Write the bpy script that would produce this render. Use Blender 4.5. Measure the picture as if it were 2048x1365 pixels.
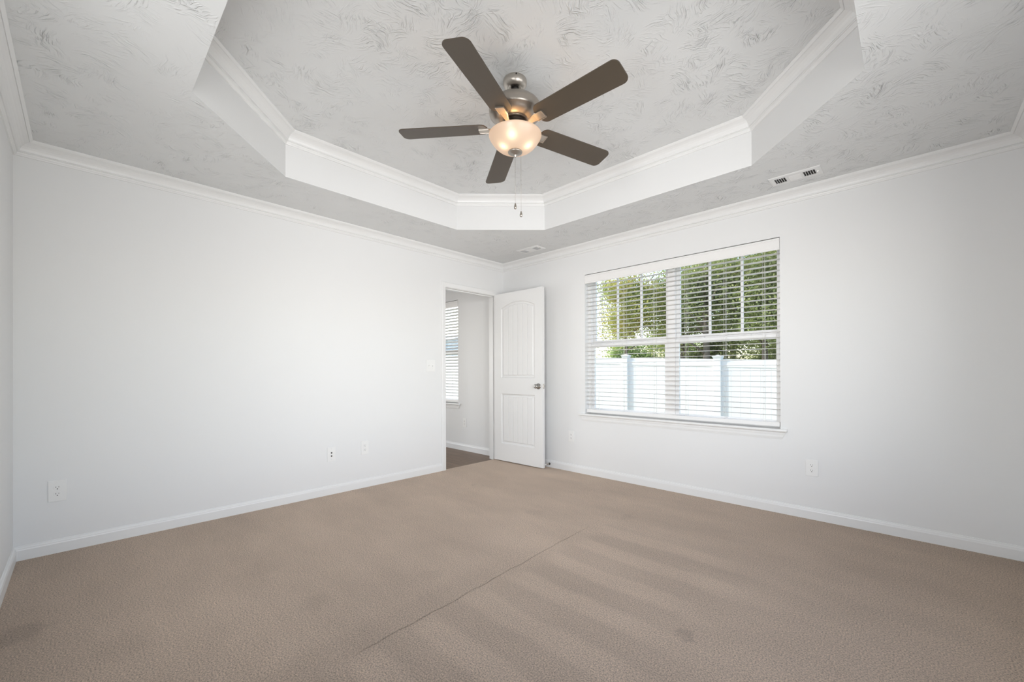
import bpy, bmesh, math, random
from mathutils import Matrix, Vector
random.seed(7)
for o in list(bpy.data.objects):
    bpy.data.objects.remove(o)
scene = bpy.context.scene
COL = scene.collection

# ------------------------------------------------------------------ camera
# room frame: the corner by the door is the origin, x runs along the window wall, -y along the door wall
CAM = Vector((3.7415, -3.7228, 1.0858))
YAW, PITCH, ROLL, FPX, HZ = 0.76668, 0.002166, -0.00322, 829.73, 743.32
r_ = Vector((math.cos(YAW), math.sin(YAW), 0))
f_ = Vector((-math.sin(YAW), math.cos(YAW), 0))
u_ = Vector((0, 0, 1))
fw = f_ * math.cos(PITCH) + u_ * math.sin(PITCH)
up = u_ * math.cos(PITCH) - f_ * math.sin(PITCH)
rt = r_ * math.cos(ROLL) + up * math.sin(ROLL)
up = up * math.cos(ROLL) - r_ * math.sin(ROLL)
cd = bpy.data.cameras.new('camera')
cd.sensor_width = 36.0
cd.lens = FPX / 2048 * 36.0
cd.shift_y = (HZ - 682.5) / 2048
cd.clip_start = 0.02
cd.clip_end = 200
cam = bpy.data.objects.new('camera', cd)
COL.objects.link(cam)
cam.matrix_world = Matrix(((rt.x, up.x, -fw.x, CAM.x), (rt.y, up.y, -fw.y, CAM.y), (rt.z, up.z, -fw.z, CAM.z), (0, 0, 0, 1)))
scene.camera = cam

# ------------------------------------------------------------------ world, sun, added fill lamps
scene.view_settings.view_transform = 'Standard'
scene.view_settings.look = 'None'
scene.view_settings.exposure = 0.05
scene.view_settings.gamma = 1.0
scene.view_settings.use_curve_mapping = False
W = bpy.data.worlds.new('world')
scene.world = W
W.use_nodes = True
nt = W.node_tree
nt.nodes.clear()
sky = nt.nodes.new('ShaderNodeTexSky')
sky.sky_type = 'NISHITA'
sky.sun_disc = False
sky.sun_elevation = math.radians(38)
sky.sun_rotation = math.radians(-80)
sky.air_density = 1.0
sky.dust_density = 2.5
bg = nt.nodes.new('ShaderNodeBackground')
bg.inputs['Strength'].default_value = 0.5
wo = nt.nodes.new('ShaderNodeOutputWorld')
nt.links.new(sky.outputs[0], bg.inputs[0])
nt.links.new(bg.outputs[0], wo.inputs[0])

def light(name, kind, loc, direction, energy, color=(1, 1, 1), size=None, sizey=None, radius=None, portal=False, spread=180):
    ld = bpy.data.lights.new(name, kind)
    ld.energy = energy
    ld.color = color
    if kind == 'AREA':
        ld.shape = 'RECTANGLE'
        ld.size = size
        ld.size_y = sizey
        ld.spread = math.radians(spread)
        if portal:
            ld.cycles.is_portal = True
    if radius is not None:
        ld.shadow_soft_size = radius
    lo = bpy.data.objects.new(name, ld)
    COL.objects.link(lo)
    lo.location = loc
    lo.rotation_euler = Vector(direction).to_track_quat('-Z', 'Y').to_euler()
    return lo

sun = light('sun', 'SUN', (0, 0, 10), (0.8, 0.35, -0.62), 3.6, (1.0, 0.95, 0.86))
sun.data.angle = math.radians(0.6)
# added fill lamps in two invented openings, out of view by the camera
FILL_COL = (1.0, 0.992, 0.984)
light('fill_right', 'AREA', (4.30, -2.25, 1.38), (-1, 0, 0), 7.6, FILL_COL, 1.9, 1.45)
light('fill_right_slant', 'AREA', (4.26, -2.6, 1.38), (-1, 0.8, 0.1), 13.3, FILL_COL, 0.9, 1.45, spread=90)
light('fill_right_narrow', 'AREA', (4.28, -1.6, 1.38), (-1, -0.1, 0), 7.2, FILL_COL, 0.6, 1.45, spread=80)
light('fill_back_slant', 'AREA', (2.9, -4.05, 1.38), (-1, 0.8, 0.15), 21.5, FILL_COL, 0.9, 1.45, spread=130)
light('fill_back', 'AREA', (2.9, -4.05, 1.38), (0.25, 1, 0), 12.3, FILL_COL, 0.7, 1.45, spread=110)
light('fill_hall', 'AREA', (-3.30, -2.2, 1.3), (1, 0.55, 0), 16, FILL_COL, 1.3, 1.6, spread=110)  # added fill lamp in the unseen end of the hall

# ------------------------------------------------------------------ material helpers
def new_mat(name):
    m = bpy.data.materials.new(name)
    m.use_nodes = True
    t = m.node_tree
    p = t.nodes['Principled BSDF']
    return m, t, p

def N(t, typ, **kw):
    n = t.nodes.new(typ)
    for k, v in kw.items():
        if k.startswith('i_'):
            n.inputs[k[2:].replace('_', ' ')].default_value = v
        else:
            setattr(n, k, v)
    return n

def L(t, a, b):
    t.links.new(a, b)

def bump(t, p, height, strength=0.2, dist=0.01, prev=None):
    b = N(t, 'ShaderNodeBump')
    b.inputs['Strength'].default_value = strength
    b.inputs['Distance'].default_value = dist
    L(t, height, b.inputs['Height'])
    if prev is not None:
        L(t, prev, b.inputs['Normal'])
    L(t, b.outputs[0], p.inputs['Normal'])
    return b.outputs[0]

def obco(t):
    g = N(t, 'ShaderNodeNewGeometry')
    return g.outputs['Position']

def plain(name, col, rough=0.5, metal=0.0, spec=None, noise=0.02, nscale=30.0, bmp=0.0):
    m, t, p = new_mat(name)
    p.inputs['Roughness'].default_value = rough
    p.inputs['Metallic'].default_value = metal
    if spec is not None:
        p.inputs['Specular IOR Level'].default_value = spec
    tc = N(t, 'ShaderNodeTexCoord')
    nz = N(t, 'ShaderNodeTexNoise')
    nz.inputs['Scale'].default_value = nscale
    nz.inputs['Detail'].default_value = 3
    L(t, tc.outputs['Object'], nz.inputs['Vector'])
    mx = N(t, 'ShaderNodeMix', data_type='RGBA')
    mx.inputs[6].default_value = (*[c * (1 - noise) for c in col], 1)
    mx.inputs[7].default_value = (*[min(1, c * (1 + noise)) for c in col], 1)
    L(t, nz.outputs[0], mx.inputs[0])
    L(t, mx.outputs[2], p.inputs['Base Color'])
    if bmp:
        bump(t, p, nz.outputs[0], bmp, 0.002)
    return m

def math_(t, op, a, b=None, c=None):
    n = N(t, 'ShaderNodeMath', operation=op)
    for i, v in enumerate((a, b, c)):
        if v is None:
            continue
        if isinstance(v, (int, float)):
            n.inputs[i].default_value = v
        else:
            L(t, v, n.inputs[i])
    return n.outputs[0]

def wall_mat(name, col):
    m, t, p = new_mat(name)
    p.inputs['Roughness'].default_value = 0.55
    p.inputs['Specular IOR Level'].default_value = 0.3
    co = obco(t)
    n1 = N(t, 'ShaderNodeTexNoise')
    n1.inputs['Scale'].default_value = 1.3
    n1.inputs['Detail'].default_value = 4
    L(t, co, n1.inputs['Vector'])
    mx = N(t, 'ShaderNodeMix', data_type='RGBA')
    mx.inputs[6].default_value = (*[c * .99 for c in col], 1)
    mx.inputs[7].default_value = (*[c * 1.01 for c in col], 1)
    L(t, n1.outputs[0], mx.inputs[0])
    L(t, mx.outputs[2], p.inputs['Base Color'])
    n2 = N(t, 'ShaderNodeTexNoise')
    n2.inputs['Scale'].default_value = 220
    n2.inputs['Detail'].default_value = 3
    L(t, co, n2.inputs['Vector'])
    bump(t, p, n2.outputs[0], 0.05, 0.001)
    return m

def ceiling_mat(name, col):
    # stomp-brush plaster: fans of short ridges, each patch turned its own way
    m, t, p = new_mat(name)
    p.inputs['Roughness'].default_value = 0.7
    p.inputs['Specular IOR Level'].default_value = 0.25
    p.inputs['Base Color'].default_value = (*col, 1)
    co = obco(t)
    warp = N(t, 'ShaderNodeTexNoise')
    warp.inputs['Scale'].default_value = 5
    warp.inputs['Detail'].default_value = 2
    L(t, co, warp.inputs['Vector'])
    wv = N(t, 'ShaderNodeVectorMath', operation='SCALE')
    wv.inputs['Scale'].default_value = 0.16
    L(t, warp.outputs['Color'], wv.inputs[0])
    cw = N(t, 'ShaderNodeVectorMath', operation='ADD')
    L(t, co, cw.inputs[0])
    L(t, wv.outputs[0], cw.inputs[1])
    hs = None
    for k, (vs, ls) in enumerate(((6.5, 1.0), (9.0, 1.3))):
        off = N(t, 'ShaderNodeVectorMath', operation='ADD')
        off.inputs[1].default_value = (k * 3.7, k * 1.9, 0)
        L(t, cw.outputs[0], off.inputs[0])
        vo = N(t, 'ShaderNodeTexVoronoi')
        vo.inputs['Scale'].default_value = vs
        L(t, off.outputs[0], vo.inputs['Vector'])
        sep = N(t, 'ShaderNodeSeparateColor')
        L(t, vo.outputs['Color'], sep.inputs[0])
        ang = math_(t, 'MULTIPLY', sep.outputs[0], 6.283)
        rot = N(t, 'ShaderNodeVectorRotate', rotation_type='Z_AXIS')
        L(t, off.outputs[0], rot.inputs['Vector'])
        L(t, ang, rot.inputs['Angle'])
        sc = N(t, 'ShaderNodeVectorMath', operation='MULTIPLY')
        sc.inputs[1].default_value = (17 * ls, 100 * ls, 17)
        L(t, rot.outputs[0], sc.inputs[0])
        nz = N(t, 'ShaderNodeTexNoise')
        nz.inputs['Scale'].default_value = 1.0
        nz.inputs['Detail'].default_value = 2.5
        nz.inputs['Roughness'].default_value = 0.45
        nz.inputs['Distortion'].default_value = 0.4
        L(t, sc.outputs[0], nz.inputs['Vector'])
        a = math_(t, 'SUBTRACT', nz.outputs[0], 0.52)
        a = math_(t, 'MAXIMUM', a, 0.0)
        # fade the ridges at the patch edge
        e = math_(t, 'SUBTRACT', 0.62, vo.outputs['Distance'])
        e = math_(t, 'MAXIMUM', e, 0.0)
        a = math_(t, 'MULTIPLY', a, e)
        hs = a if hs is None else math_(t, 'MAXIMUM', hs, a)
    mk = N(t, 'ShaderNodeTexNoise')
    mk.inputs['Scale'].default_value = 1.6
    mk.inputs['Detail'].default_value = 2
    L(t, co, mk.inputs['Vector'])
    amp = N(t, 'ShaderNodeMapRange')
    amp.inputs['From Min'].default_value = 0.35
    amp.inputs['From Max'].default_value = 0.68
    amp.inputs['To Min'].default_value = 0.45
    amp.inputs['To Max'].default_value = 1.2
    L(t, mk.outputs[0], amp.inputs[0])
    h = math_(t, 'MULTIPLY', hs, amp.outputs[0])
    bump(t, p, h, 1.0, 0.056)
    return m

STAINS = ((3.081, -1.987, 0.045, 0.28), (1.06, -3.91, 0.13, 0.20), (1.47, -3.60, 0.14, 0.09), (1.703, -2.956, 0.10, 0.10), (1.874, -2.424, 0.08, 0.08),
          (0.68, -1.10, 0.05, 0.14), (1.634, -1.283, 0.09, 0.09), (2.208, -0.892, 0.08, 0.11), (1.146, -3.039, 0.16, 0.08))

def carpet_mat():
    m, t, p = new_mat('carpet')
    p.inputs['Roughness'].default_value = 0.95
    p.inputs['Specular IOR Level'].default_value = 0.08
    p.inputs['Sheen Weight'].default_value = 0.15
    co = obco(t)
    sep = N(t, 'ShaderNodeSeparateXYZ')
    L(t, co, sep.inputs[0])
    wob = N(t, 'ShaderNodeTexNoise')
    wob.inputs['Scale'].default_value = 2.2
    wob.inputs['Detail'].default_value = 4
    L(t, co, wob.inputs['Vector'])
    wb = math_(t, 'SUBTRACT', wob.outputs[0], 0.5)
    # tuft colour
    f1 = N(t, 'ShaderNodeTexNoise')
    f1.inputs['Scale'].default_value = 165
    f1.inputs['Detail'].default_value = 4
    f1.inputs['Roughness'].default_value = 0.85
    L(t, co, f1.inputs['Vector'])
    tuft = N(t, 'ShaderNodeValToRGB')
    cr = tuft.color_ramp
    cr.elements[0].position = 0.33
    cr.elements[0].color = (0.14, 0.10, 0.07, 1)
    cr.elements[1].position = 0.62
    cr.elements[1].color = (0.70, 0.565, 0.455, 1)
    e = cr.elements.new(0.47)
    e.color = (0.455, 0.355, 0.275, 1)
    L(t, f1.outputs[0], tuft.inputs[0])
    # vacuum tracks: bands of leaning pile, right of the seam, running along x
    yy = math_(t, 'ADD', sep.outputs[1], math_(t, 'MULTIPLY', wb, 0.10))
    ph = math_(t, 'MULTIPLY', math_(t, 'ADD', yy, 1.95), 6.2832 / 0.295)
    st = math_(t, 'COSINE', ph)
    st = math_(t, 'MULTIPLY', math_(t, 'ADD', st, 0.15), 2.6)
    st = math_(t, 'MINIMUM', math_(t, 'MAXIMUM', st, -1.0), 1.0)
    def step(v, a, b):
        mr = N(t, 'ShaderNodeMapRange')
        mr.interpolation_type = 'SMOOTHSTEP'
        mr.inputs['From Min'].default_value = a
        mr.inputs['From Max'].default_value = b
        L(t, v, mr.inputs[0])
        return mr.outputs[0]
    xs = math_(t, 'ADD', sep.outputs[0], math_(t, 'MULTIPLY', wb, 0.25))
    msk = math_(t, 'MULTIPLY', step(xs, 2.14, 2.26), step(xs, 3.5, 2.75))
    msk = math_(t, 'MULTIPLY', msk, step(sep.outputs[1], -0.9, -1.35))
    st = math_(t, 'MULTIPLY', st, msk)
    # large soft wear
    big = N(t, 'ShaderNodeTexNoise')
    big.inputs['Scale'].default_value = 1.7
    big.inputs['Detail'].default_value = 7
    big.inputs['Roughness'].default_value = 0.62
    mp = N(t, 'ShaderNodeMapping')
    mp.inputs['Scale'].default_value = (0.7, 1.6, 1)
    mp.inputs['Rotation'].default_value = (0, 0, 0.35)
    L(t, co, mp.inputs[0])
    L(t, mp.outputs[0], big.inputs['Vector'])
    bgv = math_(t, 'MULTIPLY', math_(t, 'SUBTRACT', big.outputs[0], 0.5), 0.55)
    val = math_(t, 'ADD', 1.43, math_(t, 'MULTIPLY', bgv, 1.2))
    val = math_(t, 'SUBTRACT', val, math_(t, 'MULTIPLY', st, 0.09))
    # seam where two lengths of carpet meet
    sx = math_(t, 'ADD', math_(t, 'MULTIPLY', math_(t, 'ADD', sep.outputs[1], 1.57), 0.053), 2.12 - 0.0)
    s2 = N(t, 'ShaderNodeTexNoise')
    s2.inputs['Scale'].default_value = 9
    L(t, co, s2.inputs['Vector'])
    # x on seam = 2.12 - 0.053*(y+1.57)
    dx = math_(t, 'ADD', sep.outputs[0], math_(t, 'MULTIPLY', math_(t, 'ADD', sep.outputs[1], 1.57), 0.053))
    dx = math_(t, 'ADD', math_(t, 'SUBTRACT', dx, 2.12), math_(t, 'MULTIPLY', math_(t, 'SUBTRACT', s2.outputs[0], 0.5), 0.035))
    ad = math_(t, 'ABSOLUTE', dx)
    sm = math_(t, 'MULTIPLY', step(ad, 0.0045, 0.001), math_(t, 'MULTIPLY', step(sep.outputs[1], -1.2, -1.5), step(sep.outputs[1], -3.05, -2.7)))
    sm = math_(t, 'MULTIPLY', sm, step(f1.outputs[0], 0.62, 0.4))
    val = math_(t, 'SUBTRACT', val, math_(t, 'MULTIPLY', sm, 0.26))
    # a band of trodden pile beside the seam
    band = math_(t, 'MULTIPLY', step(math_(t, 'ABSOLUTE', math_(t, 'SUBTRACT', dx, -0.07)), 0.13, 0.03), step(sep.outputs[1], -1.9, -2.6))
    val = math_(t, 'SUBTRACT', val, math_(t, 'MULTIPLY', band, 0.09))
    # small stains and scuffs
    s3 = N(t, 'ShaderNodeTexNoise')
    s3.inputs['Scale'].default_value = 14
    s3.inputs['Detail'].default_value = 3
    L(t, co, s3.inputs['Vector'])
    rough = math_(t, 'MULTIPLY', math_(t, 'SUBTRACT', s3.outputs[0], 0.5), 0.16)
    for (sx_, sy_, rad, dark) in STAINS:
        vd = N(t, 'ShaderNodeVectorMath', operation='DISTANCE')
        vd.inputs[1].default_value = (sx_, sy_, 0)
        L(t, co, vd.inputs[0])
        dd = math_(t, 'ADD', vd.outputs['Value'], rough)
        val = math_(t, 'SUBTRACT', val, math_(t, 'MULTIPLY', step(dd, rad, rad * 0.3), dark))
    vm = N(t, 'ShaderNodeVectorMath', operation='SCALE')
    L(t, tuft.outputs[0], vm.inputs[0])
    L(t, val, vm.inputs['Scale'])
    L(t, vm.outputs[0], p.inputs['Base Color'])
    b1 = bump(t, p, f1.outputs[0], 1.0, 0.011)
    bump(t, p, math_(t, 'MULTIPLY', sm, -1.0), 0.25, 0.006, b1)
    return m

def wood_floor_mat():
    m, t, p = new_mat('hall_plank')
    p.inputs['Roughness'].default_value = 0.5
    co = obco(t)
    mp = N(t, 'ShaderNodeMapping')
    L(t, co, mp.inputs[0])
    br = N(t, 'ShaderNodeTexBrick')
    br.inputs['Scale'].default_value = 1
    br.inputs['Brick Width'].default_value = 1.2
    br.inputs['Row Height'].default_value = 0.15
    br.inputs['Mortar Size'].default_value = 0.002
    br.inputs['Color1'].default_value = (0.27, 0.185, 0.125, 1)
    br.inputs['Color2'].default_value = (0.175, 0.115, 0.077, 1)
    br.inputs['Mortar'].default_value = (0.05, 0.035, 0.025, 1)
    L(t, mp.outputs[0], br.inputs['Vector'])
    mp2 = N(t, 'ShaderNodeMapping')
    mp2.inputs['Scale'].default_value = (2, 38, 1)
    L(t, co, mp2.inputs[0])
    nz = N(t, 'ShaderNodeTexNoise')
    nz.inputs['Scale'].default_value = 1
    nz.inputs['Detail'].default_value = 6
    L(t, mp2.outputs[0], nz.inputs['Vector'])
    vm = N(t, 'ShaderNodeVectorMath', operation='SCALE')
    L(t, br.outputs[0], vm.inputs[0])
    L(t, math_(t, 'ADD', nz.outputs[0], 0.5), vm.inputs['Scale'])
    L(t, vm.outputs[0], p.inputs['Base Color'])
    return m

def glass_mat():
    m = bpy.data.materials.new('window_glass')
    m.use_nodes = True
    t = m.node_tree
    t.nodes.clear()
    out = N(t, 'ShaderNodeOutputMaterial')
    tr = N(t, 'ShaderNodeBsdfTransparent')
    tr.inputs[0].default_value = (0.97, 0.985, 0.975, 1)
    gl = N(t, 'ShaderNodeBsdfGlossy')
    gl.inputs['Roughness'].default_value = 0.0
    fr = N(t, 'ShaderNodeFresnel')
    fr.inputs['IOR'].default_value = 1.5
    mx = N(t, 'ShaderNodeMixShader')
    ge = N(t, 'ShaderNodeNewGeometry')
    fac = math_(t, 'MULTIPLY', fr.outputs[0], math_(t, 'SUBTRACT', 1.0, ge.outputs['Backfacing']))
    L(t, fac, mx.inputs[0])
    L(t, tr.outputs[0], mx.inputs[1])
    L(t, gl.outputs[0], mx.inputs[2])
    L(t, mx.outputs[0], out.inputs[0])
    return m

def leaf_mat(name, c1, c2, c3=None):
    m, t, p = new_mat(name)
    co = obco(t)
    nz = N(t, 'ShaderNodeTexNoise')
    nz.inputs['Scale'].default_value = 1.3
    nz.inputs['Detail'].default_value = 6
    nz.inputs['Roughness'].default_value = 0.7
    L(t, co, nz.inputs['Vector'])
    rp = N(t, 'ShaderNodeValToRGB')
    rp.color_ramp.elements[0].position = 0.34
    rp.color_ramp.elements[0].color = (*c1, 1)
    rp.color_ramp.elements[1].position = 0.6
    rp.color_ramp.elements[1].color = (*c2, 1)
    if c3:
        e = rp.color_ramp.elements.new(0.7)
        e.color = (*c3, 1)
    L(t, nz.outputs[0], rp.inputs[0])
    L(t, rp.outputs[0], p.inputs['Base Color'])
    p.inputs['Roughness'].default_value = 0.55
    tl = N(t, 'ShaderNodeBsdfTranslucent')
    L(t, rp.outputs[0], tl.inputs[0])
    mx = N(t, 'ShaderNodeMixShader')
    mx.inputs[0].default_value = 0.35
    L(t, p.outputs[0], mx.inputs[1])
    L(t, tl.outputs[0], mx.inputs[2])
    L(t, mx.outputs[0], t.nodes['Material Output'].inputs[0])
    return m

M = {}
M['wall'] = wall_mat('wall_paint', (0.785, 0.79, 0.79))
M['tray'] = wall_mat('tray_paint', (0.765, 0.77, 0.77))
M['ceil'] = ceiling_mat('ceiling_plaster', (0.758, 0.770, 0.771))
M['trim'] = plain('trim_paint', (0.81, 0.815, 0.812), 0.32, noise=0.006)
M['door'] = plain('door_paint', (0.775, 0.778, 0.775), 0.35, noise=0.006)
M['carpet'] = carpet_mat()
M['plank'] = wood_floor_mat()
M['glass'] = glass_mat()
M['vinyl'] = plain('window_vinyl', (0.86, 0.855, 0.85), 0.3, noise=0.005)
M['slat'] = plain('blind_slat', (0.87, 0.855, 0.84), 0.4, noise=0.01)
_t = M['slat'].node_tree
_tl = N(_t, 'ShaderNodeBsdfTranslucent')
_tl.inputs[0].default_value = (0.87, 0.86, 0.84, 1)
_mx = N(_t, 'ShaderNodeMixShader')
_mx.inputs[0].default_value = 0.38
L(_t, _t.nodes['Principled BSDF'].outputs[0], _mx.inputs[1])
L(_t, _tl.outputs[0], _mx.inputs[2])
L(_t, _mx.outputs[0], _t.nodes['Material Output'].inputs[0])
M['valance'] = plain('blind_valance', (0.84, 0.835, 0.825), 0.4, noise=0.008)
M['chrome'] = plain('satin_chrome', (0.42, 0.41, 0.39), 0.17, 1.0)
M['cord'] = plain('blind_cord', (0.80, 0.79, 0.76), 0.8)
M['plate'] = plain('plate_plastic', (0.83, 0.83, 0.82), 0.3, noise=0.005)
M['slot'] = plain('slot_black', (0.012, 0.011, 0.01), 0.7)
M['nickel'] = plain('brushed_nickel', (0.56, 0.52, 0.47), 0.33, 0.95, noise=0.06, nscale=80)
M['nickel_dark'] = plain('aged_nickel', (0.40, 0.365, 0.325), 0.34, 0.9, noise=0.05, nscale=60)
M['bright'] = plain('polished_nickel', (0.80, 0.77, 0.73), 0.16, 1.0)
M['dark'] = plain('dark_metal', (0.03, 0.027, 0.024), 0.5, 0.6)
M['blade'] = plain('blade_taupe', (0.085, 0.067, 0.049), 0.42, 0.15, noise=0.05, nscale=12)
M['grass'] = plain('grass', (0.30, 0.32, 0.22), 0.9, noise=0.25, nscale=6)
M['fence'] = plain('fence_vinyl', (0.88, 0.855, 0.835), 0.4, noise=0.01)
M['siding'] = plain('pale_siding', (0.72, 0.76, 0.80), 0.6, noise=0.02)
M['roof'] = plain('roof_shingle', (0.50, 0.52, 0.54), 0.9, noise=0.25, nscale=20)
M['bark'] = plain('bark', (0.16, 0.125, 0.09), 0.9, noise=0.4, nscale=14, bmp=0.5)
M['leaf_a'] = leaf_mat('leaf_gold', (0.24, 0.33, 0.09), (0.62, 0.55, 0.16), (0.80, 0.50, 0.16))
M['leaf_b'] = leaf_mat('leaf_green', (0.19, 0.23, 0.085), (0.47, 0.52, 0.19), (0.66, 0.62, 0.22))
M['leaf_c'] = leaf_mat('leaf_deep', (0.14, 0.17, 0.07), (0.35, 0.40, 0.14), (0.52, 0.50, 0.18))
M['leaf_d'] = leaf_mat('leaf_shrub', (0.18, 0.27, 0.09), (0.46, 0.58, 0.22))

# ------------------------------------------------------------------ mesh helpers
class MB:
    def __init__(s):
        s.v, s.f, s.m, s.sm = [], [], [], []
    def add(s, vs, fs, mi=0, smooth=False):
        b = len(s.v)
        s.v += [tuple(v) for v in vs]
        for f in fs:
            s.f.append([b + i for i in f])
            s.m.append(mi)
            s.sm.append(smooth)
        return s
    def box(s, x0, x1, y0, y1, z0, z1, mi=0, bev=0.0):
        if bev <= 0:
            vs = [(x, y, z) for z in (z0, z1) for y in (y0, y1) for x in (x0, x1)]
            return s.add(vs, [(0, 2, 3, 1), (4, 5, 7, 6), (0, 1, 5, 4), (2, 6, 7, 3), (0, 4, 6, 2), (1, 3, 7, 5)], mi)
        bm = bmesh.new()
        vs = [bm.verts.new((x, y, z)) for z in (z0, z1) for y in (y0, y1) for x in (x0, x1)]
        for f in [(0, 2, 3, 1), (4, 5, 7, 6), (0, 1, 5, 4), (2, 6, 7, 3), (0, 4, 6, 2), (1, 3, 7, 5)]:
            bm.faces.new([vs[i] for i in f])
        bmesh.ops.bevel(bm, geom=bm.edges[:], offset=bev, segments=2, affect='EDGES', profile=0.6)
        bm.verts.ensure_lookup_table()
        bm.verts.index_update()
        s.add([v.co[:] for v in bm.verts], [[v.index for v in f.verts] for f in bm.faces], mi)
        bm.free()
        return s
    def lathe(s, prof, n=40, c=(0, 0), smooth=True, mi=0, axis='z', o=(0, 0, 0)):
        vs, fs = [], []
        for (r, z) in prof:
            for k in range(n):
                a = 2 * math.pi * k / n
                p = (r * math.cos(a), r * math.sin(a), z)
                if axis == 'y':
                    p = (p[0], p[2], p[1])
                elif axis == 'x':
                    p = (p[2], p[0], p[1])
                vs.append((p[0] + c[0] + o[0], p[1] + c[1] + o[1], p[2] + o[2]))
        for i in range(len(prof) - 1):
            for k in range(n):
                k2 = (k + 1) % n
                fs.append((i * n + k, i * n + k2, (i + 1) * n + k2, (i + 1) * n + k))
        return s.add(vs, fs, mi, smooth)
    def tube(s, pts, r, n=10, smooth=True, mi=0, radii=None):
        vs, fs = [], []
        pts = [Vector(p) for p in pts]
        for i, p in enumerate(pts):
            d = (pts[min(i + 1, len(pts) - 1)] - pts[max(i - 1, 0)]).normalized()
            a = d.orthogonal().normalized()
            if i and abs(a.dot(pa)) < 0.5:
                a = (pa - d * pa.dot(d)).normalized()
            elif i:
                a = (pa - d * pa.dot(d)).normalized()
            pa = a
            b = d.cross(a)
            rr = radii[i] if radii else r
            for k in range(n):
                t = 2 * math.pi * k / n
                vs.append(p + a * rr * math.cos(t) + b * rr * math.sin(t))
        for i in range(len(pts) - 1):
            for k in range(n):
                k2 = (k + 1) % n
                fs.append((i * n + k, i * n + k2, (i + 1) * n + k2, (i + 1) * n + k))
        fs.append(list(range(n))[::-1])
        fs.append([(len(pts) - 1) * n + k for k in range(n)])
        return s.add(vs, fs, mi, smooth)
    def prism(s, poly, z0, z1, mi=0):
        n = len(poly)
        vs = [(x, y, z0) for x, y in poly] + [(x, y, z1) for x, y in poly]
        fs = [list(range(n))[::-1], list(range(n, 2 * n))] + [(i, (i + 1) % n, n + (i + 1) % n, n + i) for i in range(n)]
        return s.add(vs, fs, mi)
    def extrude_profile(s, prof, p0, p1, out, mi=0, cap=True, t0=0.0, t1=0.0):
        # prof: (offset along out, z); swept from p0 to p1 (xy); t0/t1: mitre shift per unit of offset at the ends
        p0, p1, out = Vector(p0), Vector(p1), Vector(out)
        d = (p1 - p0).normalized()
        n = len(prof)
        vs = []
        for (P, tt, sg) in ((p0, t0, 1), (p1, t1, -1)):
            for (a, z) in prof:
                q = P + out * a + d * sg * a * tt
                vs.append((q.x, q.y, z))
        fs = [(i, (i + 1) % n, n + (i + 1) % n, n + i) for i in range(n)]
        if cap:
            fs += [list(range(n))[::-1], list(range(n, 2 * n))]
        return s.add(vs, fs, mi)
    def build(s, name, mat, parent=None, fix=True):
        me = bpy.data.meshes.new(name)
        me.from_pydata(s.v, [], s.f)
        for mm in (mat if isinstance(mat, (list, tuple)) else [mat]):
            me.materials.append(M[mm] if isinstance(mm, str) else mm)
        me.polygons.foreach_set('material_index', s.m)
        me.polygons.foreach_set('use_smooth', s.sm)
        if fix:
            bm = bmesh.new()
            bm.from_mesh(me)
            bmesh.ops.recalc_face_normals(bm, faces=bm.faces)
            bm.to_mesh(me)
            bm.free()
        me.update()
        o = bpy.data.objects.new(name, me)
        COL.objects.link(o)
        if parent is not None:
            o.parent = parent
        return o

def thing(name, label, cat, loc=(0, 0, 0), rz=0.0, group=None):
    o = bpy.data.objects.new(name, None)
    o.empty_display_size = 0.1
    COL.objects.link(o)
    o.location = loc
    o.rotation_euler = (0, 0, rz)
    return tag(o, label, cat, group)

def tag(o, label, cat, group=None, kind=None):
    o['label'] = label
    o['category'] = cat
    if group:
        o['group'] = group
    if kind:
        o['kind'] = kind
    return o

def struct(o, label, cat):
    o['kind'] = 'structure'
    o['label'] = label
    o['category'] = cat
    return o

def copy_tree(o, parent=None):
    c = o.copy()
    COL.objects.link(c)
    if parent is not None:
        c.parent = parent
    for ch in list(o.children):
        copy_tree(ch, c)
    return c

def inset(P, d):
    n = len(P)
    c = sum((Vector(p) for p in P), Vector((0, 0))) / n
    ls = []
    for i in range(n):
        a, b = Vector(P[i]), Vector(P[(i + 1) % n])
        e = (b - a).normalized()
        nn = Vector((-e.y, e.x))
        if nn.dot(c - a) < 0:
            nn = -nn
        ls.append((nn, nn.dot(a) + d))
    out = []
    for i in range(n):
        n1, c1 = ls[i - 1]
        n2, c2 = ls[i]
        det = n1.x * n2.y - n1.y * n2.x
        out.append(((c1 * n2.y - n1.y * c2) / det, (n1.x * c2 - c1 * n2.x) / det))
    return out

# ------------------------------------------------------------------ room shell
RW, RL, H, TZ, T = 4.229, 3.997, 2.44, 2.748, 0.115
DO0, DO1, DH = -0.905, -0.131, 2.037          # door opening in the left wall
WX0, WX1, WZ0, WZ1 = 1.235, 3.015, 0.625, 2.122  # window opening
HX0, HX1 = -1.80, -0.91                       # hall window opening
R0, R1 = -3.25, -1.25                         # invented opening for the fill lamps, right wall (y)
B0, B1 = 2.13, 3.30                           # invented opening for the fill lamps, back wall (x)
OZ0, OZ1 = 0.65, 2.11
SM = 0.12

b = MB().box(-0.02, RW + T, -RL - T, T * 0 + 0.0, -0.06, 0.0)
fl = struct(b.build('floor', 'carpet'), 'beige cut-pile carpet covering the bedroom floor', 'floor')
b = MB().box(-3.6, -0.02, -3.2, 0.0, -0.06, -0.008)
struct(b.build('floor', 'plank'), 'brown wood plank floor of the hall beyond the open door', 'floor')

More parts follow.
